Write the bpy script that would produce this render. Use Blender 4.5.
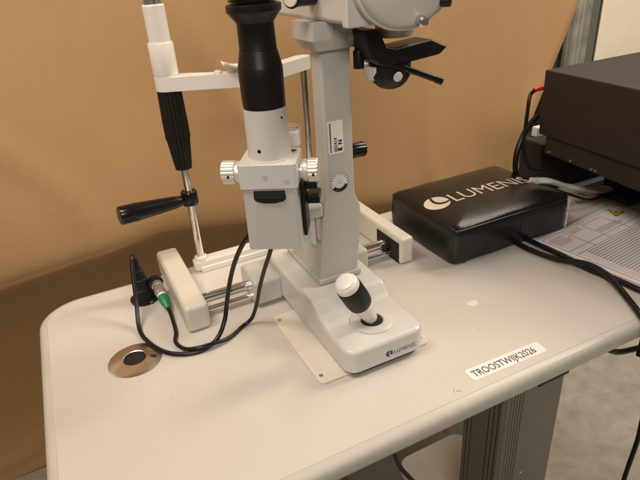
import bpy, bmesh, math, random
from mathutils import Vector, Matrix, noise
random.seed(7)
R = math.radians
scene = bpy.context.scene
for o in list(bpy.data.objects): bpy.data.objects.remove(o)

# ------------------------------------------------------------------ camera
cam = bpy.data.cameras.new('camera'); camo = bpy.data.objects.new('camera', cam)
scene.collection.objects.link(camo); scene.camera = camo
yaw, pitch, roll = R(24.395), R(27.636), R(-4.163)
fwd = Vector((math.sin(yaw)*math.cos(pitch), math.cos(yaw)*math.cos(pitch), -math.sin(pitch)))
rt0 = Vector((math.cos(yaw), -math.sin(yaw), 0)); up0 = rt0.cross(fwd)
rt = rt0*math.cos(roll) + up0*math.sin(roll); up = -rt0*math.sin(roll) + up0*math.cos(roll)
m = Matrix((rt, up, -fwd)).transposed().to_4x4(); m.translation = Vector((0, 0, .45))
camo.matrix_world = m
cam.sensor_width = 36; cam.lens = 36*544.2/640; cam.clip_start = .02; cam.clip_end = 50
cam.dof.use_dof = False

# ------------------------------------------------------------------ light
w = bpy.data.worlds.new('World'); scene.world = w; w.use_nodes = True
w.node_tree.nodes['Background'].inputs[0].default_value = (1.0, .86, .74, 1)
w.node_tree.nodes['Background'].inputs[1].default_value = .11
def area(name, loc, target, sx, sy, power, col):
    l = bpy.data.lights.new(name, 'AREA'); l.shape = 'RECTANGLE'; l.size = sx; l.size_y = sy
    l.energy = power; l.color = col
    o = bpy.data.objects.new(name, l); scene.collection.objects.link(o); o.location = loc
    o.rotation_euler = (Vector(target)-Vector(loc)).to_track_quat('-Z', 'Y').to_euler()
    return o
area('ceiling_lamp_over_table', (-.40, .48, 1.45), (.0, .85, 0), .8, .25, 14.5, (1, .86, .73))
area('front_fill_light', (-.9, -2.0, 1.9), (0, 1, .1), 1.2, .6, 40, (1, .895, .79))  # added fill from the camera side, lifts the upright faces
area('ceiling_lamp_right', (1.7, .9, 1.75), (.5, .5, 0), 1.0, .35, 14, (1, .885, .77))
area('panel_fill_light', (3.0, .2, 1.9), (2.6, 1.6, -.2), 1.4, .4, 85, (1, .88, .72))  # added light to brighten the posts, panel and floor at the right
scene.view_settings.view_transform = 'Standard'; scene.view_settings.look = 'None'
scene.view_settings.exposure = .03; scene.view_settings.gamma = 1

# ------------------------------------------------------------------ materials
def mat(name, col, rough=.5, metal=0, spec=.5, bump=None, var=None, coat=0, alpha=1, trans=0):
    """bump=(scale,strength,dist)  var=(scale, other colour, amount)"""
    M = bpy.data.materials.new(name); M.use_nodes = True
    nt = M.node_tree; b = nt.nodes['Principled BSDF']
    b.inputs['Base Color'].default_value = (*col, 1); b.inputs['Roughness'].default_value = rough
    b.inputs['Metallic'].default_value = metal; b.inputs['Specular IOR Level'].default_value = spec
    b.inputs['Coat Weight'].default_value = coat; b.inputs['Alpha'].default_value = alpha
    b.inputs['Transmission Weight'].default_value = trans
    tc = nt.nodes.new('ShaderNodeTexCoord')
    if var:
        n = nt.nodes.new('ShaderNodeTexNoise'); n.inputs['Scale'].default_value = var[0]; n.inputs['Detail'].default_value = 6
        nt.links.new(tc.outputs['Object'], n.inputs['Vector'])
        r = nt.nodes.new('ShaderNodeMapRange'); r.inputs[1].default_value = .35; r.inputs[2].default_value = .75
        r.inputs[4].default_value = var[2]
        nt.links.new(n.outputs['Fac'], r.inputs[0])
        mx = nt.nodes.new('ShaderNodeMixRGB'); mx.inputs[1].default_value = (*col, 1); mx.inputs[2].default_value = (*var[1], 1)
        nt.links.new(r.outputs[0], mx.inputs[0]); nt.links.new(mx.outputs[0], b.inputs['Base Color'])
        r2 = nt.nodes.new('ShaderNodeMapRange'); r2.inputs[3].default_value = rough*.85; r2.inputs[4].default_value = min(1, rough*1.2)
        nt.links.new(n.outputs['Fac'], r2.inputs[0]); nt.links.new(r2.outputs[0], b.inputs['Roughness'])
    if bump:
        n2 = nt.nodes.new('ShaderNodeTexNoise'); n2.inputs['Scale'].default_value = bump[0]; n2.inputs['Detail'].default_value = 4
        nt.links.new(tc.outputs['Object'], n2.inputs['Vector'])
        bp = nt.nodes.new('ShaderNodeBump'); bp.inputs['Strength'].default_value = bump[1]; bp.inputs['Distance'].default_value = bump[2]
        nt.links.new(n2.outputs['Fac'], bp.inputs['Height']); nt.links.new(bp.outputs[0], b.inputs['Normal'])
    return M

def specks(M, scale, thr, col, base_in=None):
    """small dark specks mixed over whatever feeds the base colour"""
    nt = M.node_tree; b = nt.nodes['Principled BSDF']
    tc = nt.nodes.new('ShaderNodeTexCoord'); v = nt.nodes.new('ShaderNodeTexVoronoi'); v.inputs['Scale'].default_value = scale
    nt.links.new(tc.outputs['Object'], v.inputs['Vector'])
    lt = nt.nodes.new('ShaderNodeMath'); lt.operation = 'LESS_THAN'; lt.inputs[1].default_value = thr
    nt.links.new(v.outputs['Distance'], lt.inputs[0])
    n = nt.nodes.new('ShaderNodeTexNoise'); n.inputs['Scale'].default_value = scale*.37
    nt.links.new(tc.outputs['Object'], n.inputs['Vector'])
    gt = nt.nodes.new('ShaderNodeMath'); gt.operation = 'GREATER_THAN'; gt.inputs[1].default_value = .6
    nt.links.new(n.outputs['Fac'], gt.inputs[0])
    mu = nt.nodes.new('ShaderNodeMath'); mu.operation = 'MULTIPLY'
    nt.links.new(lt.outputs[0], mu.inputs[0]); nt.links.new(gt.outputs[0], mu.inputs[1])
    mx = nt.nodes.new('ShaderNodeMixRGB'); mx.inputs[2].default_value = (*col, 1)
    src = b.inputs['Base Color']
    if src.is_linked: nt.links.new(src.links[0].from_socket, mx.inputs[1])
    else: mx.inputs[1].default_value = src.default_value[:]
    nt.links.new(mu.outputs[0], mx.inputs[0]); nt.links.new(mx.outputs[0], src)

laminate = mat('table_laminate', (.60, .565, .515), .34, var=(9, (.56, .525, .47), .6), bump=(900, .08, .0004))
specks(laminate, 55, .03, (.40, .34, .27))
edging = mat('table_edging', (.55, .515, .455), .30, var=(14, (.51, .475, .415), .6))
device = mat('device_paint', (.49, .49, .455), .28, var=(18, (.455, .455, .42), .7), bump=(1400, .10, .0003))
device_l = mat('device_paint_pale', (.61, .60, .565), .26, var=(18, (.565, .555, .515), .7), bump=(1400, .08, .0003))
device_d = mat('device_paint_grey', (.40, .385, .35), .4, var=(18, (.36, .35, .31), .7), bump=(1400, .1, .0003))
ivory = mat('ivory_plastic', (.66, .62, .54), .36, var=(25, (.61, .57, .49), .6))
white = mat('white_plastic', (.76, .73, .67), .33, var=(25, (.70, .67, .61), .6))
platem = mat('friction_plate', (.76, .71, .62), .4, var=(30, (.71, .66, .56), .7))
chrome = mat('chrome', (.82, .80, .77), .10, 1, bump=(300, .03, .0002))
satin = mat('satin_metal', (.62, .60, .56), .30, 1, bump=(500, .08, .0002))
bronze = mat('grommet_metal', (.66, .63, .59), .20, 1, bump=(350, .06, .0002), var=(60, (.52, .49, .45), .8))
alu = mat('turned_aluminium', (.72, .70, .64), .36, .45, bump=(700, .06, .0002))
blackp = mat('black_plastic', (.007, .006, .006), .20, spec=.4, bump=(800, .05, .0002))
blackm = mat('black_satin', (.008, .007, .0065), .36, spec=.35, bump=(900, .12, .0003), var=(40, (.012, .011, .010), .8))
rubber = mat('black_rubber', (.007, .0065, .006), .5, spec=.35, bump=(700, .2, .0004))
cablem = mat('cable_sheath', (.007, .006, .006), .32, spec=.4, bump=(400, .1, .0003))
vinyl = mat('black_vinyl', (.007, .0065, .0065), .27, spec=.5, bump=(420, .35, .0006), var=(30, (.011, .010, .010), .8))
console = mat('console_paint', (.018, .0125, .0105), .50, bump=(900, .25, .0004), var=(22, (.023, .0165, .0135), .8))
kraft = mat('kraft_paper', (.41, .25, .115), .66, spec=.25, var=(3.5, (.355, .21, .09), .8), bump=(160, .25, .0012))
printw = mat('logo_print_cream', (.78, .68, .54), .5)
navy = mat('logo_print_navy', (.015, .022, .075), .4)
ink = mat('black_ink', (.012, .012, .02), .5)
grey_ink = mat('grey_ink', (.16, .13, .13), .6)
redink = mat('red_ink', (.62, .17, .11), .6)
sticker = mat('sticker_white', (.84, .80, .75), .35)
paper = mat('paper_white', (.82, .78, .79), .7, var=(12, (.78, .74, .75), .5))
yellow = mat('warning_yellow', (.72, .56, .03), .5)
green = mat('green_plastic', (.0, .22, .075), .35)
red = mat('red_plastic', (.60, .02, .015), .35)
brass = mat('brass', (.28, .19, .09), .3, 1)
hole_shade = mat('cavity_shade', (.01, .009, .008), .8)  # near-black colour stands for the shade inside openings
legm = mat('leg_paint', (.205, .198, .165), .42, var=(12, (.19, .182, .15), .7), bump=(900, .12, .0004))  # base colour darkened for the shade under the table
legd = mat('leg_extrusion', (.15, .138, .112), .42, var=(15, (.135, .122, .10), .7))
tubem = mat('clear_tube', (.62, .60, .57), .16, spec=.8, var=(40, (.42, .39, .36), 1))
postm = mat('grey_post', (.34, .34, .30), .35, .5, var=(6, (.22, .22, .19), .8))
doorm = mat('cream_panel', (.74, .67, .54), .5, var=(4, (.62, .54, .40), .6))
gluem = mat('glue_residue', (.76, .72, .66), .5)

def floor_mat():
    M = mat('vinyl_floor', (.30, .27, .23), .42)
    nt = M.node_tree; b = nt.nodes['Principled BSDF']; tc = nt.nodes.new('ShaderNodeTexCoord')
    n = nt.nodes.new('ShaderNodeTexNoise'); n.inputs['Scale'].default_value = 16; n.inputs['Detail'].default_value = 10
    n.inputs['Roughness'].default_value = .68; n.inputs['Distortion'].default_value = .25
    nt.links.new(tc.outputs['Object'], n.inputs['Vector'])
    r = nt.nodes.new('ShaderNodeValToRGB'); e = r.color_ramp.elements
    e[0].position = .32; e[0].color = (.26, .232, .195, 1); e[1].position = .66; e[1].color = (.38, .345, .295, 1)
    x = e.new(.47); x.color = (.315, .28, .235, 1)
    nt.links.new(n.outputs['Fac'], r.inputs[0]); nt.links.new(r.outputs[0], b.inputs['Base Color'])
    return M
floorm = floor_mat()

# ------------------------------------------------------------------ helpers
def root_of(o):
    while o.parent: o = o.parent
    return o
def build(name, bm, material, parent=None, bevel=0, seg=3, smooth=True, angle=35, origin=None):
    base = root_of(parent).location.copy() if parent else (Vector(origin) if origin else Vector((0, 0, 0)))
    bmesh.ops.translate(bm, verts=bm.verts, vec=-base)
    bmesh.ops.recalc_face_normals(bm, faces=bm.faces)
    me = bpy.data.meshes.new(name); bm.to_mesh(me); bm.free()
    o = bpy.data.objects.new(name, me); scene.collection.objects.link(o)
    if parent: o.parent = parent
    else: o.location = base
    me.materials.append(material)
    if smooth:
        for p in me.polygons: p.use_smooth = True
        me.set_sharp_from_angle(angle=R(angle if not bevel else 60))
    if bevel:
        md = o.modifiers.new('bevel', 'BEVEL'); md.width = bevel; md.segments = seg; md.limit_method = 'ANGLE'
        md.angle_limit = R(28); md.harden_normals = True
    return o
def thing(name, label, cat, loc, group=None):
    o = bpy.data.objects.new(name, None); scene.collection.objects.link(o); o.location = loc
    o.empty_display_size = .02
    o['label'] = label; o['category'] = cat
    if group: o['group'] = group
    bpy.context.view_layer.update()
    return o
def tag(o, label, cat, group=None):
    o['label'] = label; o['category'] = cat
    if group: o['group'] = group
    return o
def prism(bm, pts, a, b, axis='z'):
    """closed outline extruded along an axis from a to b"""
    def P(u, v, t):
        return {'z': (u, v, t), 'y': (u, t, v), 'x': (t, u, v)}[axis]
    lo = [bm.verts.new(P(u, v, a)) for u, v in pts]; hi = [bm.verts.new(P(u, v, b)) for u, v in pts]
    bm.faces.new(lo[::-1]); bm.faces.new(hi); n = len(pts)
    for i in range(n): bm.faces.new((lo[i], lo[(i+1) % n], hi[(i+1) % n], hi[i]))
    return bm
def box(bm, x0, x1, y0, y1, z0, z1):
    return prism(bm, [(x0, y0), (x1, y0), (x1, y1), (x0, y1)], z0, z1)
def rrect(x0, x1, y0, y1, r, n=8):
    out = []
    for cx, cy, a in ((x1-r, y0+r, -90), (x1-r, y1-r, 0), (x0+r, y1-r, 90), (x0+r, y0+r, 180)):
        for i in range(n+1):
            t = R(a+90*i/n); out.append((cx+r*math.cos(t), cy+r*math.sin(t)))
    return out
def loops(bm, rings, cap=True):
    vs = [[bm.verts.new(p) for p in r] for r in rings]
    n = len(rings[0])
    for a, b in zip(vs, vs[1:]):
        for i in range(n): bm.faces.new((a[i], a[(i+1) % n], b[(i+1) % n], b[i]))
    if cap: bm.faces.new(vs[0][::-1]); bm.faces.new(vs[-1])
    return bm
def frame_for(d):
    d = Vector(d).normalized(); a = Vector((0, 0, 1)) if abs(d.z) < .9 else Vector((1, 0, 0))
    u = a.cross(d).normalized(); return d, u, d.cross(u)
def lathe(bm, base, axis, prof, n=40, ridges=0, depth=0, cap=True):
    """prof = [(distance along axis, radius)]; ridges flute the radius"""
    base = Vector(base); d, u, v = frame_for(axis); rings = []
    for h, r in prof:
        ring = []
        for i in range(n):
            t = 2*math.pi*i/n; rr = r
            if ridges: rr = r - depth*(.5+.5*math.cos(ridges*t))**4
            ring.append(base+d*h+(u*math.cos(t)+v*math.sin(t))*rr)
        rings.append(ring)
    return loops(bm, rings, cap)
def spline(pts, k=10):
    pts = [Vector(p) for p in pts]; P = [pts[0]*2-pts[1]]+pts+[pts[-1]*2-pts[-2]]; out = []
    for i in range(1, len(P)-2):
        for j in range(k):
            t = j/k; a, b, c, d = P[i-1], P[i], P[i+1], P[i+2]
            out.append(.5*((2*b)+(c-a)*t+(2*a-5*b+4*c-d)*t*t+(3*b-a-3*c+d)*t**3))
    out.append(pts[-1]); return out
def tube(bm, pts, r, n=12, k=10, smooth=True):
    path = spline(pts, k) if smooth else [Vector(p) for p in pts]
    d = (path[1]-path[0]).normalized(); _, u, _ = frame_for(d); rings = []
    for i, p in enumerate(path):
        t = (path[min(i+1, len(path)-1)]-path[max(i-1, 0)]).normalized()
        u = (u-t*u.dot(t)).normalized(); v = t.cross(u)
        rr = r(i/(len(path)-1)) if callable(r) else r
        rings.append([p+(u*math.cos(2*math.pi*j/n)+v*math.sin(2*math.pi*j/n))*rr for j in range(n)])
    return loops(bm, rings)
def flat(bm, pts3):
    bm.faces.new([bm.verts.new(p) for p in pts3]); return bm
def text_bm(bm, s, M4, size, sx=1.0, depth=.0003, offset=0.0, align='LEFT', spacing=1.0):
    """real letters, laid in the local xy plane of M4"""
    c = bpy.data.curves.new('t', 'FONT'); c.body = s; c.size = size; c.extrude = depth/2; c.offset = offset; c.align_x = align
    c.space_character = spacing; c.resolution_u = 3
    o = bpy.data.objects.new('t', c); scene.collection.objects.link(o); bpy.context.view_layer.update()
    me = bpy.data.meshes.new_from_object(o.evaluated_get(bpy.context.evaluated_depsgraph_get()))
    me.transform(M4 @ Matrix.Diagonal((sx, 1, 1, 1))); bm.from_mesh(me)
    bpy.data.objects.remove(o); bpy.data.curves.remove(c); bpy.data.meshes.remove(me)
    return bm
def basis(origin, ex, ey):
    ex = Vector(ex).normalized(); ez = ex.cross(Vector(ey)).normalized(); ey = ez.cross(ex)
    M4 = Matrix((ex, ey, ez)).transposed().to_4x4(); M4.translation = Vector(origin); return M4
def poly(bm, M4, pts, d=.0003):
    """thin flat shape in the xy plane of M4"""
    prism_pts = [M4 @ Vector((x, y, -d/2)) for x, y in pts]; hi = [M4 @ Vector((x, y, d/2)) for x, y in pts]
    a = [bm.verts.new(p) for p in prism_pts]; b = [bm.verts.new(p) for p in hi]; n = len(pts)
    bm.faces.new(a[::-1]); bm.faces.new(b)
    for i in range(n): bm.faces.new((a[i], a[(i+1) % n], b[(i+1) % n], b[i]))
def circ(cx, cy, r, n=32, rx=None, a0=0, a1=360):
    rx = rx or r
    return [(cx+rx*math.cos(R(a0+(a1-a0)*i/n)), cy+r*math.sin(R(a0+(a1-a0)*i/n))) for i in range(n + (0 if a1-a0 == 360 else 1))]
B = bmesh.new

def logo_mark(bm_mark, bm_slit, M4, s):
    """oval with a curved pale hook inside (oval in bm_mark, hook in bm_slit)"""
    poly(bm_mark, M4, circ(.5*s, .42*s, .42*s, rx=.5*s))
    M2 = M4 @ Matrix.Translation((0, 0, .0003))
    hook = [(.50, .80), (.58, .80), (.53, .5), (.54, .28), (.62, .19), (.80, .14), (.80, .08), (.56, .10), (.45, .22), (.44, .48)]
    poly(bm_slit, M2, [(x*s, y*s) for x, y in hook])

# ================================================================== SETTING
bm = B(); box(bm, -3, 5, -4, 5, -.76, -.75)
o = build('floor', bm, floorm, smooth=False); o['kind'] = 'structure'

# kraft paper backdrop: hanging, slightly rippled sheet with thickness
def backdrop():
    bm = B(); nx, nz = 120, 150; grid = []
    for i in range(nx+1):
        col = []
        for j in range(nz+1):
            v = 2*j/nz-1
            u_ = i/nx
            x = -1.6+(1.2+1.6)*u_; zc = -.0375+.08*min(x, .2)-.13*max(0, x-.2) if x > -.6 else -.0855
            off = (v*abs(v)**.6*(1.40 if v > 0 else .70))
            z = zc+off
            xr = 1.142+.41*(z-.16)
            if z < -.05: xr = 1.056+.1*(z+.05)
            x = -1.6+(xr+1.6)*u_
            d = off
            soft = .00045+.0008*max(0, x-.05)
            y = 1.0+.17*(math.sqrt(d*d+soft)+d)/2+1.25*(math.sqrt(d*d+soft)-d)/2*math.exp(-max(0, -d)*1.5)  # added fold: sheet turns back below the crease to shape the dark band
            q_ = abs(noise.noise((x*2.3+z*1.2, z*2.0-x*.7, 9)))
            y -= .006*max(0, 1-q_*9)
            y += .006*math.sin(x*3.1+z*1.4)+.003*math.sin(x*7.3-z*3)+.010*noise.noise((x*1.7, z*1.5, 3))+.003*noise.noise((x*6, z*6, 1))
            k = y/1.02
            if d > 0: x *= k; z = .45+(z-.45)*k
            col.append(bm.verts.new((x, y, z)))
        grid.append(col)
    for i in range(nx):
        for j in range(nz):
            bm.faces.new((grid[i][j], grid[i+1][j], grid[i+1][j+1], grid[i][j+1]))
    o = build('paper_backdrop', bm, kraft, origin=(0, 1.02, -.5))
    s = o.modifiers.new('t', 'SOLIDIFY'); s.thickness = .0012
    return tag(o, 'brown kraft paper sheet hanging upright behind the table', 'backdrop')
backdrop()

# things beyond the right edge of the paper
t = thing('metal_post', 'grey metal post with grooves standing beyond the right edge of the brown paper', 'post', (2.62, 2.2, -.75))
bm = B(); box(bm, 2.675, 2.80, 2.23, 2.29, -.75, .9); build('channel', bm, mat('dark_post', (.13, .135, .105), .35, .2), t, .004)
bm = B(); box(bm, 2.803, 2.812, 2.225, 2.29, -.75, .9); build('side_rail', bm, legd, t, .002)
bm = B(); box(bm, 2.655, 2.672, 2.20, 2.26, -.75, .9); build('edge_strip', bm, satin, t, .003)
bm = B(); box(bm, 2.60, 2.648, 2.21, 2.26, -.75, .9); build('front_rail', bm, postm, t, .006)
for zz in (.06, -.03):
    bm = B(); lathe(bm, (2.70, 2.2298, zz), (0, -1, 0), [(0, .006), (.003, .005)], 12); build('bolt', bm, satin, t)
bm = B(); prism(bm, rrect(2.44, 2.502, 2.20, 2.25, .012), -.75, .9)
tag(build('dark_upright', bm, mat('dark_upright_paint', (.05, .055, .05), .3, .4), None, .004, origin=(2.57, 2.26, -.75)),
    'narrow dark grey upright just right of the paper edge', 'post')
bm = B(); top_ = []; 
pts = [(2.505+.135*k/60, 2.17+.016*math.sin(k*.62)+.008*math.sin(k*1.7)) for k in range(61)]
pts = pts+[(x, y+.004) for x, y in reversed(pts)]
prism(bm, pts, -.75, .9)
tag(build('hanging_curtain', bm, mat('grey_sheeting', (.56, .55, .50), .22, spec=.8, var=(12, (.34, .34, .31), 1)), None, origin=(2.48, 2.31, -.75), angle=80),
    'wavy pale grey plastic sheeting hanging beside the brown paper edge', 'curtain')
t = thing('wall_panel', 'cream coloured flat panel in the top right corner behind the console', 'panel', (3.2, 2.3, -.75))
bm = B(); box(bm, 2.92, 4.4, 2.30, 2.35, -.75, .9); build('board', bm, doorm, t, .002)
bm = B(); box(bm, 2.85, 2.914, 2.285, 2.35, -.75, .9); build('frame', bm, mat('panel_frame', (.72, .65, .52), .5), t, .002)
bm = B(); box(bm, -3, 5, 2.9, 2.95, -.75, 1.6)
tag(build('room_wall', bm, mat('far_wall_paint', (.34, .27, .19), .8), None, origin=(1, 2.9, -.75), smooth=False), 'dull beige room wall far behind the posts', 'wall')

# ================================================================== TABLE
TX0, TX1, TY0, TY1 = -.1095, 1.26, .341, .822
table = thing('instrument_table', 'beige laminate instrument table with rounded edging and a grey lifting column', 'table', (.55, .6, -.75))
def bullnose():
    """rounded edge band swept round the outline"""
    bm = B(); rings = []
    prof = [(.0115, 0.0), (.006, -.0008), (.0022, -.003), (.0004, -.007), (0, -.012), (.0005, -.020), (.0025, -.0245), (.006, -.027), (.012, -.028)]
    for inset, z in prof:
        r = .062-inset
        rings.append([(x, y, z) for x, y in rrect(TX0+inset, TX1-inset, TY0+inset, TY1-inset, r, 14)])
    return loops(bm, rings)
build('edge_band', bullnose(), edging, table, angle=50)
bm = B(); prism(bm, rrect(TX0+.0125, TX1-.0125, TY0+.0125, TY1-.0125, .0495, 14), -.001, .0006)
o = build('tabletop', bm, laminate, table, .0005, 2)
# table surface is now z = .0006
Z = .0006
# grommet
GX, GY = .004, .614
nt = bronze.node_tree; pb = nt.nodes['Principled BSDF']; pb.inputs['Anisotropic'].default_value = .85; pb.inputs['Roughness'].default_value = .24
for l in list(nt.links):
    if l.to_socket == pb.inputs['Roughness']: nt.links.remove(l)
tg = nt.nodes.new('ShaderNodeTangent'); tg.direction_type = 'RADIAL'; tg.axis = 'Z'; nt.links.new(tg.outputs[0], pb.inputs['Tangent'])
bm = B(); lathe(bm, (GX, GY, Z), (0, 0, 1), [(-.0004, .034), (.0008, .034), (.0014, .0325), (.0040, .0165), (.0042, .0150), (.0036, .0140), (.0002, .0138)], 72, cap=False)
g = build('cable_grommet', bm, bronze, table)
bm = B(); lathe(bm, (GX, GY, Z), (0, 0, 1), [(.0002, .0139), (.0004, .0139), (.0004, .0135), (.0003, .0134)], 40); build('hole_disc', bm, hole_shade, g)  # flat disc, the depth shade is painted
M4 = basis((.0228, .6090, Z+.0031), (.85, -.5, 0), (.5, .85, 0))
bm = B(); poly(bm, M4, [(-.008, -.0016), (.008, -.0022), (.008, .0022), (-.008, .0016)], .0008); build('slot', bm, hole_shade, g)
# asset sticker
a = R(-1.5); ex = (math.cos(a), math.sin(a), 0); ey = (-math.sin(a), math.cos(a), 0)
M4 = basis((.3490, .3660, Z+.0003), ex, ey)
bm = B(); poly(bm, M4, rrect(0, .1125, 0, .0200, .004, 5)); st = build('asset_sticker', bm, sticker, table, smooth=False)
bm = B(); text_bm(bm, 'TROOSTWIJK2026', M4 @ Matrix.Translation((.0055, .0045, .0004)), 0.0150, .775, .0002, .0)
build('lettering', bm, mat('sticker_ink', (.06, .06, .08), .5), st, smooth=False)
# glue residue and pencil scratches on the top
bm = B(); M4 = basis((.451, .489, Z+.0002), (1, 0, 0), (0, 1, 0))
poly(bm, M4, [(.0085*math.cos(t)*(1+.15*math.sin(3*t)), .0075*math.sin(t)*(1+.12*math.cos(2*t))) for t in [k*math.pi/12 for k in range(24)]], .0002)
for cx, cy, rr in ((.016, .012, .0016), (-.006, -.016, .0012), (.022, -.004, .001)): poly(bm, M4, circ(cx, cy, rr, 8), .0002)
build('glue_residue', bm, gluem, table, smooth=False)
markm = mat('dirt_mark', (.25, .18, .12), .7)
for x, y, r_ in ((.42, .44, .0006), (.03, .52, .0005), (.12, .705, .0005)):
    bm = B(); poly(bm, basis((x, y, Z+.0002), (1, .3, 0), (0, 1, 0)), circ(0, 0, r_, 8), .0002); build('dirt_speck', bm, markm, table, smooth=False)
for x, y, l, an in ((.318, .3625, .007, 60), (.321, .364, .006, -35), (.10, .70, .012, 20)):
    bm = B(); poly(bm, basis((x, y, Z+.0002), (math.cos(R(an)), math.sin(R(an)), 0), (-math.sin(R(an)), math.cos(R(an)), 0)), [(0, 0), (l, .0003), (l*1.05, .0006), (0, .0005)], .0002)
    build('pencil_mark', bm, markm, table, smooth=False)
bm = B(); poly(bm, basis((.262, .3462, -.0030), (1, -.02, -.10), (0, .55, 1)), [(0, 0), (.012, .0010), (.020, .0004), (.011, .0020), (.002, .0010)], .0016)
build('rub_mark', bm, markm, table, smooth=False)
# lifting column
bm = B()
LX0, LX1, LY0, LY1 = .503, .626, .452, .553
build('lifting_column', prism(bm, rrect(LX0+.004, LX1, LY0, LY1, .006, 4), -.69, -.0285), legm, table)
bm = B()
pts = [(LX0+.0045, LY0+.006)]
y = LY0+.008
while y < LY1-.012:
    pts += [(LX0-.001, y), (LX0-.001, y+.005), (LX0+.0030, y+.0062), (LX0+.0030, y+.0088)] if int((y-LY0)/.03) % 2 == 0 else [(LX0-.001, y), (LX0-.001, y+.0095)]
    y += .0098
pts += [(LX0-.001, LY1-.01), (LX0+.0045, LY1-.006)]
prism(bm, pts, -.685, -.03); build('fluted_side', bm, legd, table, angle=20)
bm = B()
for k, x in enumerate((.5105, .5165, .5225, .5285, .5345)): box(bm, x, x+.0034, LY0-.0022, LY0+.001, -.689, -.031)
build('front_ribs', bm, legm, table, .0006, 1)
bm = B(); box(bm, .436, .487, .3475, .60, -.0350, -.0285); box(bm, .487, .66, .42, .60, -.0350, -.0285); build('mounting_bracket', bm, blackm, table, .001)
bm = B(); prism(bm, rrect(.40, .78, .30, .95, .04), -.745, -.69); build('floor_base', bm, legd, table, .008)
bm = B(); lathe(bm, (.556, LY0-.0002, -.37), (0, -1, 0), [(0, .0022), (.0005, .0016)], 12); build('paint_chip', bm, white, table)
# brass peg under the table
bm = B(); lathe(bm, (.330, .39, -.028), (.06, 0, -1), [(0, .003), (.052, .003), (.053, .0055), (.060, .0055), (.061, .0040), (.066, .0045), (.067, .002)], 14)
tag(build('brass_plug', bm, brass, None, origin=(.330, .39, -.03)), 'small brass plug hanging below the front edge of the table', 'plug')
# cream block (foot plate) beneath
t = thing('foot_rest', 'cream plastic foot rest with rounded corners below the table edge', 'foot rest', (.53, .62, -.75))
bm = B(); prism(bm, rrect(.474, .66, .45, .725, .035), -.60, -.575); build('top_plate', bm, white, t, .006)
bm = B(); box(bm, .52, .62, .5, .68, -.75, -.6005); build('pedestal', bm, legd, t, .004)

# ================================================================== SLIT LAMP
# friction plate on the table
t = thing('friction_plate', 'thin cream plate screwed to the table under the slit lamp base', 'plate', (.268, .55, Z))
bm = B(); prism(bm, rrect(.1915, .3475, .449, .606, .008, 5), Z+.0002, Z+.0032); build('plate', bm, platem, t, .0008, 2)
for x, y in ((.198, .592), (.340, .460), (.198, .462), (.340, .592)):
    bm = B(); lathe(bm, (x, y, Z+.0028), (0, 0, 1), [(0, .0026), (.0010, .0026), (.0011, .001)], 16); build('screw', bm, satin, t)

lamp = thing('slit_lamp', 'pale grey slit lamp microscope on a sliding base with joystick and lamp tower', 'slit lamp', (.2775, .56, .004))
ZB = .0068
BX0, BX1 = .2225, .3325
# --- base housing: side profile extruded, corners rounded
def base_mesh():
    bm = B()
    # outline rings at rising heights: footprint (rounded) and shrinking top, two levels
    prism(bm, [(.4375, ZB), (.4375, .041), (.519, .0415), (.534, .0565), (.692, .0585), (.692, ZB)], BX0, BX1, 'x')
    vert = [e for e in bm.edges if abs(e.verts[0].co.y-e.verts[1].co.y) < 1e-6 and abs(e.verts[0].co.x-e.verts[1].co.x) < 1e-6 and e.verts[0].co.y < .5]
    bmesh.ops.bevel(bm, geom=vert, offset=.016, segments=10, profile=.5, affect='EDGES')
    return bm
o = build('base', base_mesh(), device_l, lamp, .0055, 5)
base = o
bm = B(); prism(bm, rrect(BX0+.004, BX1-.004, .4415, .688, .014), .0042, ZB+.001); build('glide_skirt', bm, blackm, base)
M4 = basis((.274, .4373, .0165), (1, 0, 0), (0, 0, 1))
b1, b2 = B(), B(); logo_mark(b1, b2, M4, .0098)
build('logo_mark', b1, navy, base, smooth=False); build('logo_hook', b2, sticker, base, smooth=False)
bm = B(); text_bm(bm, 'LUMENIS', M4 @ Matrix.Translation((.0112, .0008, .0001)), .0088, .86, .0003, -.00015, spacing=1.06)
text_bm(bm, '.', M4 @ Matrix.Translation((.0455, .0055, .0001)), .006, .8, .0003)
build('logo_lettering', bm, mat('grey_print', (.07, .065, .08), .5), base, smooth=False)
# joystick
JX, JY, JZ = .281, .481, .0415
bm = B(); lathe(bm, (JX, JY, JZ), (0, 0, 1), [(-.001, .0275), (.0010, .0275), (.0018, .0255), (.0018, .0150), (.0002, .0135), (-.0005, .0135)], 48, cap=False)
build('joystick_ring', bm, device_l, lamp)
bm = B(); lathe(bm, (JX, JY, JZ), (0, 0, 1), [(.0002, .0137), (.0010, .0137)], 32); build('joystick_socket', bm, hole_shade, lamp)
top = Vector((.2395, .470, .119)); bot = Vector((JX+.001, JY, JZ)); jd = (top-bot).normalized(); L = (top-bot).length
bm = B(); lathe(bm, bot, jd, [(0, .0048), (.003, .0052), (.005, .0082), (L*.44, .0134), (L*.46, .0134)], 32)
jo = build('joystick', bm, white, lamp)
bm = B(); lathe(bm, bot, jd, [(L*.45, .0136), (L*.47, .0150), (L*.56, .0158), (L*.84, .0156), (L*.87, .0150)], 96, ridges=32, depth=.0003); build('grip', bm, rubber, jo)
bm = B(); lathe(bm, bot, jd, [(L*.88, .0146), (L*.94, .0143), (L*.965, .0130), (L*.975, .0118), (L*.995, .0112), (L*1.005, .0095), (L*1.01, .005), (L*1.01, .0005)], 40); build('cap', bm, white, jo)
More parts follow.
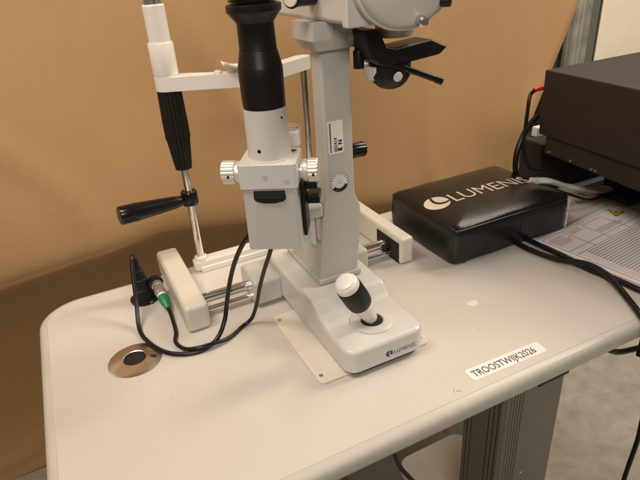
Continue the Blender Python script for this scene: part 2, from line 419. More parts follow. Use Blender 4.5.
# rail block, rods, caps
bm = B(); box(bm, .181, .2245, .636, .700, .006, .0455); build('rail_block', bm, device, lamp, .006, 4)
bm = B(); box(bm, .3315, .372, .640, .700, .006, .043); build('rail_block', bm, device, lamp, .006, 4)
bm = B(); lathe(bm, (.11, .671, .0245), (1, 0, 0), [(0, .0074), (.310, .0074)], 28); build('guide_rod', bm, chrome, lamp)
bm = B(); lathe(bm, (.11, .660, .0120), (1, 0, 0), [(0, .0042), (.313, .0042)], 20); build('toothed_rod', bm, chrome, lamp)
bm = B(); box(bm, .079, .1125, .630, .822, .0012, .0425); build('rail_cover', bm, ivory, lamp, .0065, 5)
# right cover: solid box, its dark hollow painted as a thin slab
bm = B()
y0, y1, z0, z1 = .631, .822, .0015, .0465
box(bm, .4250, .4490, y0, y1, z0, z1)
c = build('rail_cover', bm, ivory, lamp, .0045, 4)
bm = B(); box(bm, .4238, .4262, y0+.0055, .702, z0+.0005, .0375); build('recess_shade', bm, hole_shade, c, .0008)
bm = B(); lathe(bm, (.4165, .671, .0240), (1, 0, 0), [(0, .0105), (.0080, .0115)], 24); build('rod_socket', bm, rubber, c)
# --- column
bm = B(); prism(bm, [(.250, .5625), (.3145, .5625), (.3145, .674), (.250, .674)], .0575, .0655); build('column_foot', bm, device, lamp, .002, 3)
def col_ring(x0, x1, y0, y1, z, r=.0035):
    return [(x, y, z) for x, y in rrect(x0, x1, y0, y1, r, 4)]
bm = B(); loops(bm, [col_ring(.2535, .3115, .566, .660, .0655), col_ring(.2600, .3165, .567, .655, .110), col_ring(.2635, .3195, .567, .635, .143),
                     col_ring(.2665, .3190, .567, .612, .158), col_ring(.2715, .3120, .567, .603, .176), col_ring(.2730, .3115, .567, .596, .24), col_ring(.2735, .3130, .567, .594, .372)])
col = build('column', bm, device, lamp, angle=24)
# column head (flared neck)
bm = B(); loops(bm, [col_ring(.2665, .3140, .560, .600, .356), col_ring(.258, .3150, .553, .606, .368), col_ring(.258, .3150, .552, .606, .3865)])
build('neck', bm, device, lamp, angle=24)
bm = B(); prism(bm, [(.285, .3775), (.299, .361), (.301, .3860), (.285, .3860)], .5485, .5535, 'y'); build('neck_recess', bm, device_d, lamp, .001)
# stickers on the column front (y = .567)
M4 = basis((.277, .5666, .2345), (1, 0, 0), (0, 0, 1))
bm = B(); poly(bm, M4, rrect(0, .0205, 0, .0405, .0022, 4)); s1 = build('inventory_sticker', bm, sticker, col, smooth=False)
b = B()
Mv = lambda x, y: M4 @ Matrix.Translation((x, y, .0003)) @ Matrix.Rotation(R(90), 4, 'Z')
text_bm(b, '002414', Mv(.0118, .0022), .0062, .95, .0002, .0001)
text_bm(b, 'N', Mv(.0185, .0105), .0078, 1.0, .0002, .0003)
poly(b, M4 @ Matrix.Translation((0, 0, .0003)), [(.0125, .0030), (.0185, .0030), (.0185, .0075), (.0155, .0052), (.0125, .0075)])
build('inventory_lettering', b, ink, s1, smooth=False)
b = B(); random.seed(3)
y = .0022
while y < .0375:
    l = random.uniform(.0008, .0018); poly(b, M4 @ Matrix.Translation((0, 0, .0003)), [(.0022, y), (.0040, y), (.0040, y+l), (.0022, y+l)]); y += l+.0005
build('fine_print', b, ink, s1, smooth=False)
M4 = basis((.2895, .5666, .1965), (1, 0, 0), (0, 0, 1))
bm = B(); poly(bm, M4, circ(0, 0, .0128, 48)); s2 = build('round_seal', bm, sticker, col, smooth=False)
b = B(); M5 = M4 @ Matrix.Translation((0, 0, .0003))
def ring(b, M, r0, r1, a0=0, a1=360, n=48):
    for i in range(n):
        p, q = R(a0+(a1-a0)*i/n), R(a0+(a1-a0)*(i+1)/n)
        flat(b, [M @ Vector((r*math.cos(t), r*math.sin(t), 0)) for r, t in ((r0, p), (r1, p), (r1, q), (r0, q))])
ring(b, M5, .0120, .0127); ring(b, M5, .0040, .0045); ring(b, M5, .0068, .0071)
for k in range(18):
    if not 11 <= k <= 16: ring(b, M5, .0088, .0112, k*20-3, k*20+3, 2)
ring(b, M5, .0078, .0122, 215, 335, 24); ring(b, M5, .0012, .0018)
build('seal_print', b, ink, s2, smooth=False)
# scratch on the column
bm = B(); poly(bm, basis((.298, .5655, .094), (1, 0, .35), (0, 0, 1)), [(0, 0), (.005, .0002), (.006, .0008), (0, .0007)]); build('scratch', bm, white, col, smooth=False)
# black knob behind the column on the right
bm = B(); lathe(bm, (.305, .592, .2235), (1, 0, 0), [(0, .0085), (.016, .0085), (.017, .0098), (.034, .0098), (.0355, .0090), (.0356, .004)], 48, ridges=8, depth=.001)
build('clamp_knob', bm, blackp, lamp)

# --- microscope head (cut by the upper edge of the photo)
bm = B(); box(bm, .273, .345, .508, .69, .3855, .50); head = build('microscope_body', bm, device_l, lamp, .006, 4)
bm = B(); box(bm, .2715, .312, .498, .509, .3835, .50); build('front_strip', bm, device_l, head, .002)
bm = B(); prism(bm, rrect(.2995, .372, .49, .56, .01), .388, .50); build('drum_housing', bm, device, head, .004)
DC = Vector((.323, .476, .4285)); dd = Vector((-.28, -.95, -.1)).normalized()
bm = B(); lathe(bm, DC-dd*.03, dd, [(0, .052), (.028, .052), (.032, .0505), (.033, .048), (.036, .047), (.040, .0440), (.042, .040), (.0425, .001)], 80)
drum = build('magnification_drum', bm, device_l, head)
bm = B(); lathe(bm, (.307, .4905, .3985), (0, -1, 0), [(0, .0050), (.0022, .0048), (.0023, .0028), (.0005, .0026), (.0004, .0005)], 24); build('socket_screw', bm, satin, head)
_, du, dv = frame_for(dd)
def on_drum(px, r, off): pass
for (sx, sz) in ((.010, -.041),):
    c0 = DC + Vector((sx, -.014, sz)); bm = B(); lathe(bm, c0, dd, [(-.004, .0052), (.007, .0050), (.0085, .003)], 20); build('index_pin', bm, satin, drum)
c0 = DC + Vector((.0310, -.018, -.026)); bm = B(); lathe(bm, c0, (.5, -1, 0), [(0, .0050), (.008, .0048), (.0085, .003)], 20); build('index_pin', bm, blackm, drum)
bm = B(); lathe(bm, (.357, .545, .35), (0, 0, 1), [(.014, .0205), (.024, .022), (.04, .024)], 40); build('arm_collar', bm, device_d, head)
# eyepiece barrel seen at the top left of the head
bm = B(); lathe(bm, (.276, .575, .4135), (-.93, -.36, .02), [(0, .0115), (.034, .0115), (.035, .0125), (.037, .0125), (.0375, .0115)], 36); sk = build('side_knob', bm, blackp, head)
bm = B(); lathe(bm, Vector((.276, .575, .4135))+Vector((-.93, -.36, .02)).normalized()*.0370, (-.93, -.36, .02), [(0, .0110), (.002, .0100), (.0022, .001)], 36); build('knob_face', bm, white, sk)
# black lever bracket
bm = B(); prism(bm, [(.3125, .376), (.331, .376), (.341, .3575), (.352, .3540), (.402, .3575), (.424, .3475), (.413, .3395), (.345, .334), (.333, .3375), (.322, .345)], .526, .562, 'y')
bmesh.ops.translate(bm, verts=bm.verts, vec=(-.006, 0, 0)); lev = build('swing_bracket', bm, blackm, lamp, .003, 3)
bm = B(); lathe(bm, (.3155, .555, .333), (0, 0, 1), [(0, .0062), (.018, .0062), (.020, .0055)], 28); build('pivot_pin', bm, blackm, lev)
bm = B(); lathe(bm, (.3525, .548, .3060), (0, 0, 1), [(0, .0001), (.0006, .008), (.003, .014), (.008, .0195), (.015, .0235), (.030, .0245)], 44); cup = build('rotary_cup', bm, blackm, lev)
bm = B(); lathe(bm, (.3475, .556, .318), (0, 0, 1), [(0, .0195), (.010, .0235), (.016, .024)], 44); build('scale_ring', bm, white, lev)
bm = B(); lathe(bm, (.3475, .5245, .3235), (0, -1, -.30), [(0, .0056), (.0020, .0054), (.0024, .004)], 24); build('lever_boss', bm, white, cup)
bm = B(); tube(bm, [(.354, .528, .3325), (.375, .520, .3235), (.3935, .512, .3150)], .0036, 14); lathe(bm, (.3915, .513, .3160), (.016, -.008, -.0078), [(0, .0042), (.008, .0042), (.0085, .003)], 16)
build('lever', bm, blackp, lev)

# --- illumination tower, turned -31 degrees about the vertical
IC = Vector((.186, .522, 0)); ia = R(-31)
iex = Vector((math.cos(ia), math.sin(ia), 0)); iey = Vector((-math.sin(ia), math.cos(ia), 0))
IM = Matrix((iex, iey, Vector((0, 0, 1)))).transposed().to_4x4(); IM.translation = IC
def ib(bm): bmesh.ops.transform(bm, matrix=IM, verts=bm.verts); return bm
bm = B(); loops(bm, [[(x, y, z) for x, y in rrect(-.0285-s, .0285+s, -.025-s*.5, .027+s*.5, .003, 4)] for z, s in ((.1665, .001), (.2370, 0))])
ill = build('illumination_housing', ib(bm), device, lamp, .0012, 3, angle=24)
bm = B(); loops(bm, [[(x, y, z) for x, y in rrect(-.0305, .0305, -.027, .027, .003, 4)] for z in (.2378, .2650)])
up_ = build('slit_head', ib(bm), device_l, lamp, .0012, 3)
bm = B(); prism(bm, [(-.0165, .2360), (.0165, .2360), (.0170, .2270), (.014, .2240), (.006, .2220), (-.006, .2220), (-.014, .2240), (-.017, .2270)], -.0262, -.0248, 'y'); fw = build('filter_window', ib(bm), hole_shade, ill)
bm = B(); prism(bm, [(-.0150, .2290), (.0150, .2290), (.0145, .2268), (.006, .2242), (-.006, .2242), (-.0145, .2268)], -.0275, -.0258, 'y'); build('filter_lever', ib(bm), blackm, fw, .0004)
bm = B(); lathe(bm, (0, 0, 0), (0, 0, 1), [(.2648, .0240), (.2662, .0238), (.2668, .0228), (.2680, .0226), (.318, .0222)], 56)
lt = build('lamp_tube', ib(bm), device_l, up_)
for (x_, z_) in ((-.006, .2775), (.018, .309)):
    rr = .0225; y_ = -math.sqrt(rr*rr-x_*x_)
    bm = B(); lathe(bm, (x_, y_+.001, z_), (x_, y_, 0), [(0, .0020 if x_ < 0 else .001), (.0012, .0020 if x_ < 0 else .001)], 14); build('grub_screw', ib(bm), blackm, lt)
bm = B(); lathe(bm, (0, 0, 0), (0, 0, 1), [(.3175, .0205), (.318, .0216), (.345, .0222), (.3570, .0221), (.3580, .0218), (.3735, .0184), (.3740, .0178), (.3744, .0184), (.3752, .0182), (.3970, .0178), (.3980, .0182), (.4065, .0250), (.4075, .0260), (.413, .0262), (.414, .0245)], 64)
sl = build('lamp_sleeve', ib(bm), blackm, up_)
bm = B(); lathe(bm, (0, 0, 0), (0, 0, 1), [(.4142, .021), (.4160, .021), (.4162, .0235), (.4180, .0235), (.4182, .021), (.4200, .021), (.4202, .0235), (.46, .0235)], 48); build('cooling_fins', ib(bm), blackp, sl)
for s in (-1, 1):
    x0 = .0306
    bm = B(); lathe(bm, (s*x0, .002, .2475), (s, 0, 0), [(0, .0095), (.003, .0095), (.0032, .0115), (.0055, .0122), (.0075, .0122), (.0078, .0108), (.0085, .0108)], 48)
    kn = build('slit_width_knob', ib(bm), alu, up_)
    bm = B(); lathe(bm, (s*x0, .002, .2475), (s, 0, 0), [(.0085, .0120), (.0095, .0129), (.0225 if s < 0 else .0185, .0129), (.0235 if s < 0 else .0195, .0120), (.0238 if s < 0 else .0198, .003)], 96, ridges=16, depth=.0007); build('ribbed_rim', ib(bm), alu, kn)
    bm = B(); lathe(bm, (s*(x0+.015), -.0095, .2465), (0, -1, -.05), [(0, .0014), (.0023, .0014)], 12); build('set_screw', ib(bm), blackm, kn)
# two faint plugs on the front of the slit head
for x_, z_ in ((-.003, .2515), (.019, .2465)):
    bm = B(); lathe(bm, (x_, -.0268, z_), (0, -1, 0), [(0, .0032), (.0005, .003), (.0006, .001)], 20); build('cover_plug', ib(bm), device, up_)
bm = B(); lathe(bm, (.024, .012, .2665), (0, 0, 1), [(0, .003), (.0005, .003)], 16); build('recessed_screw', ib(bm), blackm, up_)
bm = B(); lathe(bm, (.016, .048, .281), (0, 0, 1), [(0, .010), (.0012, .0105), (.0022, .0105), (.0024, .009)], 32); bx = B()
build('prism_disc', ib(bm), chrome, up_)
bm = B(); box(bm, .004, .028, .034, .060, .262, .2805); build('prism_holder', ib(bm), white, up_, .003)
# dark hinge block and pale arm joining the tower to the column
bm = B(); box(bm, .0300, .0340, -.006, .024, .172, .236); build('side_plate', ib(bm), blackm, ill, .002)
bm = B(); box(bm, .0345, .047, .004, .028, .224, .232); box(bm, .0345, .049, .004, .028, .207, .217); build('tilt_latch', ib(bm), blackp, ill, .0015)
bm = B(); prism(bm, [(.249, .175), (.2520, .185), (.2560, .190), (.2565, .110), (.2490, .118)], .575, .60, 'y'); build('pale_bracket', bm, white, lamp, .002)
bm = B(); box(bm, .199, .262, .560, .592, .158, .176); build('swing_arm', bm, device, lamp, .004)
bm = B(); box(bm, .2565, .264, .572, .604, .120, .155); build('arm_mount', bm, device, lamp, .003)

# ================================================================== CHIN REST
cr = thing('chin_rest', 'white chin rest frame with black grips and chrome posts at the back of the table', 'chin rest', (.25, .80, Z))
PX, PY = .1455, .80; RX = .3545
def tilt(z): return 0.0
bm = B(); lathe(bm, (PX, PY, .010), (0, 0, 1), [(0, .0062), (.22, .0062)], 28); build('chrome_post', bm, chrome, cr)
bm = B(); lathe(bm, (RX, PY, .010), (0, 0, 1), [(0, .0062), (.29, .0062)], 28); build('chrome_post', bm, chrome, cr)
bm = B(); prism(bm, rrect(PX-.014, RX+.014, PY-.011, PY+.011, .008, 6), Z+.0003, .019); build('foot_bar', bm, white, cr, .003)
bm = B(); box(bm, PX-.005, RX+.02, PY-.017, PY-.0115, Z+.0003, .010); build('foot_lip', bm, white, cr, .001)
for x in (PX, RX):
    bm = B(); lathe(bm, (x, PY, .0185), (0, 0, 1), [(0, .011), (.005, .0105), (.0065, .0085)], 28); build('post_collar', bm, white, cr)
bm = B(); lathe(bm, (PX, PY, 0), (0, 0, 1), [(.1755, .0070), (.177, .0125), (.2215, .0170), (.223, .0165), (.2240, .0182), (.2270, .0182), (.250, .0182), (.294, .0170)], 96, ridges=16, depth=.0013)
build('knurled_grip', bm, rubber, cr)
ga = Vector((-.985, -.17, .06)).normalized()
bm = B(); lathe(bm, (PX, PY, .1175), (0, 0, 1), [(0, .0115), (.002, .0128), (.020, .0128), (.022, .0115)], 32); hc = build('handle_clamp', bm, blackp, cr)
gs = Vector((PX, PY, .126))
bm = B(); lathe(bm, gs, ga, [(.010, .0070), (.018, .0085), (.026, .0098), (.085, .0138), (.108, .0138), (.110, .0125), (.111, .002)], 40); build('hand_grip', bm, blackp, hc)
bm = B(); lathe(bm, (PX, PY, 0), (0, 0, 1), [(.3135, .0165), (.316, .0173), (.357, .0172), (.3585, .0165), (.3587, .0150)], 44); build('outer_sleeve', bm, white, cr)
bm = B(); lathe(bm, (PX, PY, 0), (0, 0, 1), [(.3587, .0146), (.4045, .0146), (.406, .0135)], 44); build('inner_sleeve', bm, white, cr)
bm = B(); lathe(bm, (PX, PY, 0), (0, 0, 1), [(.406, .0115), (.46, .0115)], 40, ridges=10, depth=.002); build('height_screw', bm, satin, cr)
# V shaped arm: outline in plan, dips toward the microscope in the middle
MX, MY = .243, .752
def arm():
    bm = B(); c = [(PX, PY, .0175), (.195, .770, .0105), (MX-.012, MY-.002, .010), (MX+.014, MY-.002, .010), (.30, .768, .010), (RX, PY, .0125)]
    L_ = [];
    n = len(c)
    for i, (x, y, h) in enumerate(c):
        a_ = Vector(c[max(i-1, 0)][:2]); b_ = Vector(c[min(i+1, n-1)][:2]); d = (b_-a_).normalized(); nn = Vector((-d.y, d.x))
        L_.append((Vector((x, y))+nn*h, Vector((x, y))-nn*h))
    pts = [q for _, q in L_] 
    e = [(RX+.0125*math.cos(R(t)), PY+.0125*math.sin(R(t))) for t in (-30, 0, 30, 60)]
    pts = [tuple(p) for p in pts]+e+[tuple(p) for p, _ in reversed(L_)]+[(PX+.0175*math.cos(R(t)), PY+.0175*math.sin(R(t))) for t in (120, 150, 180, 210, 240)]
    prism(bm, pts, .2945, .3135); return bm
build('cross_arm', arm(), white, cr, .0025, 4)
bm = B(); box(bm, MX-.013, MX+.012, MY-.016, MY+.012, .290, .3165); build('cup_carrier', bm, white, cr, .003)
def cup_mesh():
    bm = B(); rings = []
    for k in range(13):
        u = -1+2*k/12; x = MX-.004+u*.025; zc = .3195+.008*u*u; w_ = .017*(1-.25*u*u)
        rings.append([(x, MY-.004-w_, zc+.004), (x, MY-.004, zc-.001), (x, MY-.004+w_, zc+.003), (x, MY-.004+w_, zc), (x, MY-.004, zc-.005), (x, MY-.004-w_, zc)])
    return loops(bm, rings)
build('chin_cup', cup_mesh(), ivory, cr, .0015, 3)
for x in (MX-.034, MX+.034):
    bm = B(); lathe(bm, (x, MY+.001+.008, .3135), (0, 0, 1), [(0, .006), (.002, .006), (.004, .0042), (.0045, .001)], 20); build('paper_pin', bm, ivory, cr)

# ================================================================== CONNECTOR, BOOT, CABLES
t = thing('rubber_cable_boot', 'black ribbed rubber cone standing at the back left edge of the table', 'cable boot', (.040, .757, Z))
bm = B(); lathe(bm, (.043, .757, Z+.0005), (-.02, 0, 1), [(0, .0205), (.003, .0205), (.004, .0165), (.020, .0140), (.021, .0126), (.036, .0105), (.037, .0092), (.050, .0070), (.051, .0060), (.064, .0045), (.070, .0036)], 36)
build('ribbed_cone', bm, rubber, t)
bm = B(); lathe(bm, (.043, .757, Z+.0002), (0, 0, 1), [(0, .022), (.003, .022), (.0035, .020)], 36); fl = build('flange', bm, blackp, t)
for dx, dy in ((.006, -.0202), (.0195, -.006)):
    bm = B(); lathe(bm, (.043+dx, .757+dy, .0042), (0, 0, 1), [(0, .0028), (.0012, .0026)], 14); build('screw', bm, satin, fl)

t = thing('cable_connector', 'round metal plug with green sleeve lying beside the left rail cover', 'connector', (.066, .715, Z))
ca, cb = Vector((.0620, .7500, .0285)), Vector((.0670, .688, .0085)); cd = (cb-ca)
bm = B(); lathe(bm, ca, cd, [(-.004, .0105), (0, .0112), (.004, .0112), (.005, .0085)], 32); build('socket_nut', bm, blackm, t)
bm = B(); lathe(bm, ca, cd, [(.003, .0086), (.010, .0086), (.0105, .0074), (.013, .0074), (.0135, .0084), (.024, .0084), (.0245, .0074), (.029, .0074)], 60, ridges=20, depth=.0004); build('metal_barrel', bm, satin, t)
bm = B(); lathe(bm, ca, cd, [(.0285, .0068), (.0335, .0068)], 28); build('white_ring', bm, white, t)
bm = B(); lathe(bm, ca, cd, [(.0332, .0078), (.036, .0080), (.047, .0066), (.0575, .0040), (.058, .0026)], 8); build('green_sleeve', bm, green, t, .0008)

c1 = [(.0415, .757, .069), (.0405, .754, .078), (.0375, .745, .079), (.0330, .732, .060), (.0270, .708, .028), (.0205, .675, .0045),
      (.026, .640, .0035), (.0405, .608, .0035), (.061, .590, .0035), (.085, .584, .0038), (.108, .590, .0095), (.124, .600, .026), (.132, .605, .048), (.139, .600, .080), (.146, .584, .117), (.156, .566, .150), (.170, .555, .170), (.180, .548, .180)]
bm = B(); tube(bm, c1, .0030, 14)
tag(build('lamp_cable', bm, cablem, None, origin=(.06, .59, Z)), 'black cable looping over the metal grommet from the rubber cone up to the lamp tower', 'cable')
c2 = [(.0662, .698, .0116), (.0668, .688, .0086), (.0665, .672, .0045), (.064, .642, .0035), (.0585, .620, .0035), (.066, .598, .0045), (.080, .5845, .0095), (.100, .583, .0092), (.124, .590, .0045),
      (.148, .606, .0035), (.163, .606, .012), (.170, .594, .042), (.172, .578, .075), (.175, .560, .108), (.180, .540, .145), (.184, .530, .175)]
bm = B(); tube(bm, c2, .0027, 14)
tag(build('control_cable', bm, cablem, None, origin=(.07, .60, Z)), 'thin black cable from the green plug sleeve to the underside of the lamp tower', 'cable')

# ================================================================== PAD
pad = thing('padded_case', 'black vinyl padded cushion with cream lettering lying beside the slit lamp', 'cushion', (.61, .68, Z))
PX0, PX1, PY0, PY1, PH = .4890, .735, .5815, .765, .073
def cushion():
    bm = B(); rings = []
    prof = [(.008, .0018, 0), (.002, .0030, 0), (.0002, .010, 0), (-.0006, .03, 0), (-.0012, .045, 0), (.0002, .0585, 0), (.0018, .0622, 0), (.0040, .0648, 0), (.0065, .0662, 0), (.010, .0680, 0)]
    n = 10
    def outline(ins, z):
        out = []
        base_ = rrect(PX0+ins, PX1-ins, PY0+ins, PY1-ins, max(.004, .015-ins*.6), 6)
        # subdivide long sides and let them wobble
        for i in range(len(base_)):
            a_, b_ = Vector(base_[i]), Vector(base_[(i+1) % len(base_)]); L2 = (b_-a_).length
            k = 24 if L2 > .05 else 1
            for j in range(k):
                p = a_.lerp(b_, j/k); w_ = .0016*noise.noise((p.x*22, p.y*22, z*40))
                dv_ = (p-Vector(((PX0+PX1)/2, (PY0+PY1)/2))).normalized()
                out.append((p.x+dv_.x*w_, p.y+dv_.y*w_, z))
        return out
    for ins, z, _ in prof: rings.append(outline(ins, z))
    # domed top
    for k in range(1, 12):
        f = k/12; o_ = outline(.010, 0); cx, cy = (PX0+PX1)/2, (PY0+PY1)/2
        ring_ = []
        for (x, y, _) in o_:
            q = 1-f; xx = cx+(x-cx)*q; yy = cy+(y-cy)*q
            zz = .0680+.0075*(1-q**3.2)+.0010*noise.noise((xx*18, yy*18, 5))
            ring_.append((xx, yy, zz))
        rings.append(ring_)
    loops(bm, rings)
    return bm
build('cushion_body', cushion(), vinyl, pad, angle=60)
sm = [(x, y, .0612+.0006*math.sin(x*60+y*40)) for x, y in rrect(PX0+.0008, PX1-.0008, PY0+.0008, PY1-.0008, .015, 6)]
bm = B(); tube(bm, sm+[sm[0]], .0013, 8, 2, smooth=False); build('seam_piping', bm, vinyl, pad)
bm = B(); tube(bm, [(PX0+.135, PY0-.0008, .062), (PX0+.135, PY0-.0016, .035), (PX0+.136, PY0-.0006, .010)], .00035, 6); build('side_seam', bm, vinyl, pad)
for x, y in ((PX0+.024, PY0+.016), (PX1-.03, PY0+.03), (PX0+.03, PY1-.03), (PX1-.03, PY1-.03)):
    bm = B(); lathe(bm, (x, y, Z+.0002), (0, 0, 1), [(0, .013), (.004, .013)], 24); build('rubber_foot', bm, rubber, pad)
# worn white scuffs on the front right corner
bm = B()
M4 = basis((PX1-.0030, PY0+.0008, .010), (.82, .57, 0), (0, 0, 1))
for pts in ([(-.004, 0), (.001, .002), (.0035, .012), (.001, .022), (.0005, .021), (.0018, .012), (-.001, .004)], [(.001, .028), (.003, .032), (.0025, .044), (.0005, .045), (.0015, .036)], [(-.008, -.002), (-.003, -.001), (-.004, .001), (-.008, 0)]):
    poly(bm, M4, pts, .001)
build('scuff', bm, sticker, pad, smooth=False)
# printed logo, draped over the dome
def drape(bm):
    cx, cy = (PX0+PX1)/2, (PY0+PY1)/2
    for v in bm.verts:
        q = max(abs(v.co.x-cx)/((PX1-PX0)/2-.010), abs(v.co.y-cy)/((PY1-PY0)/2-.010)); q = min(q, 1)
        v.co.z += .0680+.0075*(1-q**3.2)+.0010*noise.noise((v.co.x*18, v.co.y*18, 5))
    return bm
M4 = basis((.4985, .6480, .0005), (1, -.015, 0), (.015, 1, 0))
b1, b2 = B(), B()
S_ = 1.25
poly(b1, M4, [(x*S_, y*S_) for x, y in circ(.0175, .016, .0170, 40, rx=.0175)])
M5 = M4 @ Matrix.Translation((0, 0, .0003))
poly(b2, M5, [(x*S_, y*S_) for x, y in [(.0165, .0325), (.0200, .0322), (.0182, .027), (.0176, .022), (.0182, .0180), (.0200, .0150), (.0228, .0128), (.0265, .0117), (.031, .0118), (.0350, .0130), (.0344, .0098), (.029, .0082), (.0245, .0080), (.0200, .0092), (.0165, .0120), (.0145, .0160), (.0140, .021), (.0148, .027)]])
build('logo_mark', drape(b1), printw, pad, smooth=False); build('logo_hook', drape(b2), vinyl, pad, smooth=False)
bm = B(); text_bm(bm, 'LUMENIS', M4 @ Matrix.Translation((.0460, .0035, 0)), .0430, 1.0, .0003, -.0001, spacing=1.0)
poly(bm, M4 @ Matrix.Translation((0, 0, 0)), circ(.226, .004, .0014, 10))
build('logo_lettering', drape(bm), printw, pad, smooth=False)

# ================================================================== CONSOLE
con = thing('laser_console', 'dark brown metal console box raised over the right end of the table', 'console', (.95, .60, Z))
X0 = .765
bm = B(); prism(bm, [(.10, .2345), (.699, .2495), (.697, .137), (.10, .118)], X0, 1.30, 'x'); cs = build('casing', bm, console, con, .0025, 3)
bm = B(); prism(bm, [(.12, .117), (.684, .1362), (.684, .103), (.12, .072)], X0+.006, 1.28, 'x'); build('underbody', bm, console, con, .002)
for y, z in ((.672, .1035), (.624, .101), (.580, .0985), (.572, .098)):
    bm = B(); lathe(bm, (X0+.0058, y, z+.004), (-1, 0, 0), [(0, .0026), (.002, .0024), (.0022, .001)], 14); build('rivet', bm, satin, con)
bm = B(); box(bm, .895, 1.2, .585, .684, Z+.0005, .010); build('stand_plate', bm, console, con, .002)
bm = B(); box(bm, .93, 1.15, .60, .67, .0095, .105); build('stand', bm, console, con, .003)
bm = B(); box(bm, .800, 1.15, .715, .770, Z+.0005, .105)
tag(build('power_unit', bm, mat('power_unit_paint', (.012, .009, .008), .6), None, .004, origin=(.95, .75, Z)), 'black box standing on the table behind and below the brown console', 'power unit')
bm = B(); box(bm, .826, .862, .756, .770, .0975, .1225)
tag(build('pale_card', bm, sticker, None, .002, origin=(.82, .76, .108)), 'small pale card showing in the gap under the console corner', 'card')
# red sleeved cable at the console's back corner
t = thing('red_sleeved_cable', 'black cable with a red sleeve leaving the back corner of the console', 'cable', (.765, .70, .21))
bm = B(); tube(bm, [(.775, .705, .2165), (.762, .706, .2165), (.752, .706, .2150)], .0042, 14); build('red_sleeve', bm, red, t)
bm = B(); tube(bm, [(.753, .706, .2150), (.743, .705, .208), (.738, .702, .190), (.735, .70, .150), (.735, .70, .115), (.740, .69, .085), (.752, .682, .075), (.768, .675, .072)], .0033, 12); build('cable_run', bm, cablem, t)
bm = B(); tube(bm, [(.775, .712, .165), (.752, .710, .150), (.735, .708, .125), (.725, .705, .10), (.726, .703, .07), (.740, .705, .04), (.765, .70, .012)], .0050, 12)
tag(build('thick_cable', bm, cablem, None, origin=(.74, .73, .1)), 'thick black cable curving down behind the red sleeved cable', 'cable')
# clear flattened tube lying behind the cushion
bm = B(); pth = spline([(.715, .648, .073), (.745, .640, .068), (.785, .640, .050), (.825, .640, .035), (.87, .640, .02), (.915, .645, .012)], 8)
rings = []
for p in pth: rings.append([p+Vector((0, .0115*math.cos(t), .0055*math.sin(t))) for t in [k*math.pi/8 for k in range(16)]])
loops(bm, rings)
tag(build('clear_tube', bm, tubem, None, origin=(.8, .64, .03)), 'flat translucent grey tube lying between cushion and console', 'tube')
bm = B(); tube(bm, [(.738, .625, .060), (.78, .618, .040), (.83, .620, .018), (.88, .632, .008), (.93, .65, .006)], .0026, 10)
tag(build('thin_cable', bm, cablem, None, origin=(.8, .62, .02)), 'thin black cable running below the translucent tube', 'cable')
# papers under the console
def sheet(name, origin, ang, w_, h_, m_, z, label, cat):
    a = R(ang); M4 = basis((origin[0], origin[1], z), (math.cos(a), math.sin(a), 0), (-math.sin(a), math.cos(a), 0))
    bm = B(); nx, ny = 14, 18; g_ = []
    for i in range(nx+1):
        g_.append([bm.verts.new(M4 @ Vector((w_*i/nx, -h_*j/ny, .0004*(1+math.sin(i*.8+j*.5))))) for j in range(ny+1)])
    for i in range(nx):
        for j in range(ny): bm.faces.new((g_[i][j], g_[i+1][j], g_[i+1][j+1], g_[i][j+1]))
    o = build(name, bm, m_, None, origin=(origin[0], origin[1], z))
    s = o.modifiers.new('t', 'SOLIDIFY'); s.thickness = .0002; s.offset = -1
    tag(o, label, cat); return o, M4
pp, PM = sheet('warning_sheet', (.655, .580), 7.7, .236, .225, paper, Z+.0008, 'printed white sheet with a yellow warning triangle beside the cushion', 'paper')
def pq(bm, x0, y0, x1, y1, d=.0001): poly(bm, PM @ Matrix.Translation((0, 0, .0012)), [(x0, -y0), (x1, -y0), (x1, -y1), (x0, -y1)], d)
bm = B()
for yv in (.012, .062, .075): pq(bm, .008, yv, .232, yv+.0006)
for xv in (.008, .060, .104, .160, .2315): pq(bm, xv, .012, xv+.0006, .0755 if xv < .2 else .2)
pq(bm, .008, .012, .0086, .2)
build('table_rules', bm, grey_ink, pp, smooth=False)
random.seed(11)
def lines(bm, x0, x1, ys, lh=.0011, gap=.0012):
    for yv in ys:
        x = x0; xe = x1-random.uniform(0, (x1-x0)*.3)
        while x < xe:
            l = random.uniform(.002, .007); pq(bm, x, yv, min(x+l, xe), yv+lh); x += l+gap
bm = B(); lines(bm, .014, .056, [.020+.0042*k for k in range(6)], .0013); lines(bm, .066, .100, [.018, .0225, .027], .0013); lines(bm, .108, .156, [.018, .0215], .001); build('red_print', bm, redink, pp, smooth=False)
bm = B(); lines(bm, .108, .19, [.045+.0045*k for k in range(3)], .0012)
build('warning_print', bm, grey_ink, pp, smooth=False); bm = B(); lines(bm, .03, .226, [.080+.0052*k for k in range(20)], .0012); build('black_print', bm, grey_ink, pp, smooth=False)
TM = PM @ Matrix.Translation((.196, -.027, .0012))
bm = B(); poly(bm, TM, [(-.0150, -.0105), (.0150, -.0105), (0, .0155)], .0001); bt = build('warning_border', bm, ink, pp, smooth=False)
bm = B(); poly(bm, TM @ Matrix.Translation((0, 0, .0002)), [(-.0122, -.0088), (.0122, -.0088), (0, .0124)], .0001); build('warning_triangle', bm, yellow, bt, smooth=False)
bm = B(); poly(bm, TM @ Matrix.Translation((-.0005, -.0015, .0004)), circ(0, 0, .0024, 12), .0001)
poly(bm, TM @ Matrix.Translation((0, -.0015, .0004)), [(0, -.0004), (.0055, -.0003), (.0055, .0003), (0, .0004)], .0001)
build('warning_symbol', bm, ink, bt, smooth=False)
bookm = mat('grey_booklet', (.34, .31, .25), .6); 
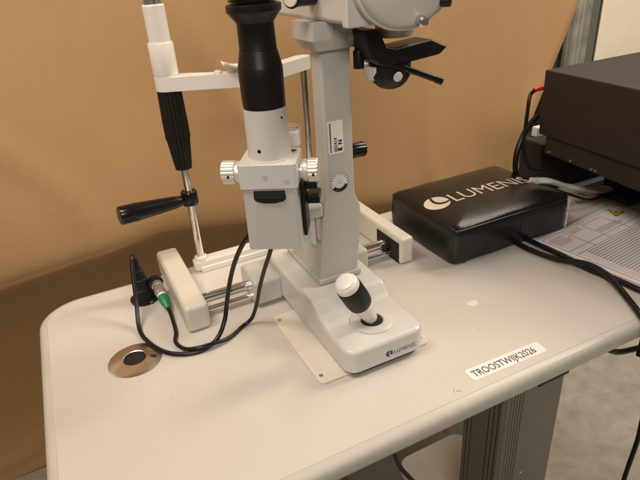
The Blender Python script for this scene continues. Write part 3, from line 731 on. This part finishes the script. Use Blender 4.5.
bk, BM_ = sheet('grey_leaflet', (.845, .69), -14, .15, .062, bookm, Z+.0005, 'grey green leaflet with dark marks half under the console', 'leaflet')
bm = B()
for x, y, w2, h2 in ((.012, .012, .004, .012), (.024, .010, .014, .003), (.028, .020, .012, .003), (.05, .018, .02, .003)):
    poly(bm, BM_ @ Matrix.Translation((0, 0, .0012)), [(x, -y), (x+w2, -y-.002), (x+w2, -y-h2-.002), (x, -y-h2)], .0001)
build('dark_marks', bm, ink, bk, smooth=False)
bm = B(); poly(bm, BM_ @ Matrix.Translation((0, 0, .0012)), [(.075, -.01), (.12, -.02), (.125, -.04), (.09, -.035)], .0001); build('yellow_patch', bm, mat('pale_yellow', (.62, .56, .30), .6), bk, smooth=False)

# cables leaving the cushion
ca1 = [(.66, .605, .006), (.645, .583, .006), (.648, .527, .006), (.650, .463, .0058), (.658, .426, .0056), (.6615, .389, .0055), (.668, .362, .0050), (.673, .342, .000), (.674, .334, -.02), (.675, .33, -.10)]
bm = B(); tube(bm, [(x, y, z) for x, y, z in ca1], .0043, 14)
tag(build('foot_switch_cable', bm, cablem, None, origin=(.65, .5, Z)), 'black cable from under the cushion going to the right edge over the sheet', 'cable')
ca2 = [(.640, .600, .006), (.621, .577, .006), (.632, .512, .006), (.647, .468, .0140), (.648, .430, .012), (.634, .391, .0056), (.612, .352, .0050), (.606, .338, -.002), (.603, .3345, -.03), (.60, .333, -.045)]
bm = B(); tube(bm, ca2, .0043, 14)
tag(build('mains_cable', bm, cablem, None, origin=(.64, .5, Z)), 'black cable from under the cushion bending over the front table edge', 'cable')
bm = B(); tube(bm, [(.545, .40, -.031), (.570, .365, -.040), (.592, .36, -.054), (.623, .36, -.064), (.655, .36, -.067), (.72, .365, -.055), (.80, .40, -.04)], .0042, 12)
tag(build('hanging_cable', bm, cablem, None, origin=(.65, .35, -.05)), 'black cable sagging just below the table front edge at the right', 'cable')
bm = B(); tube(bm, [(.90, .46, -.030), (.882, .455, -.20), (.876, .45, -.36), (.879, .45, -.42), (.882, .45, -.475), (.874, .45, -.584), (.862, .44, -.70), (.86, .43, -.744), (.90, .38, -.744)], .0048, 12)
tag(build('floor_cable', bm, cablem, None, origin=(.75, .45, -.7)), 'black cable hanging down at the lower right corner toward the floor', 'cable')
bm = B(); tube(bm, [(.267, .43, -.029), (.268, .424, -.08), (.2707, .42, -.1183), (.2753, .42, -.1338), (.2848, .42, -.1641), (.3031, .42, -.199), (.322, .420, -.235), (.338, .422, -.285), (.348, .43, -.36), (.352, .44, -.45), (.352, .45, -.60), (.35, .46, -.744)], .0032, 12)
tag(build('column_cable', bm, cablem, None, origin=(.36, .46, -.1)), 'black cable hanging under the table next to the cream foot rest', 'cable')
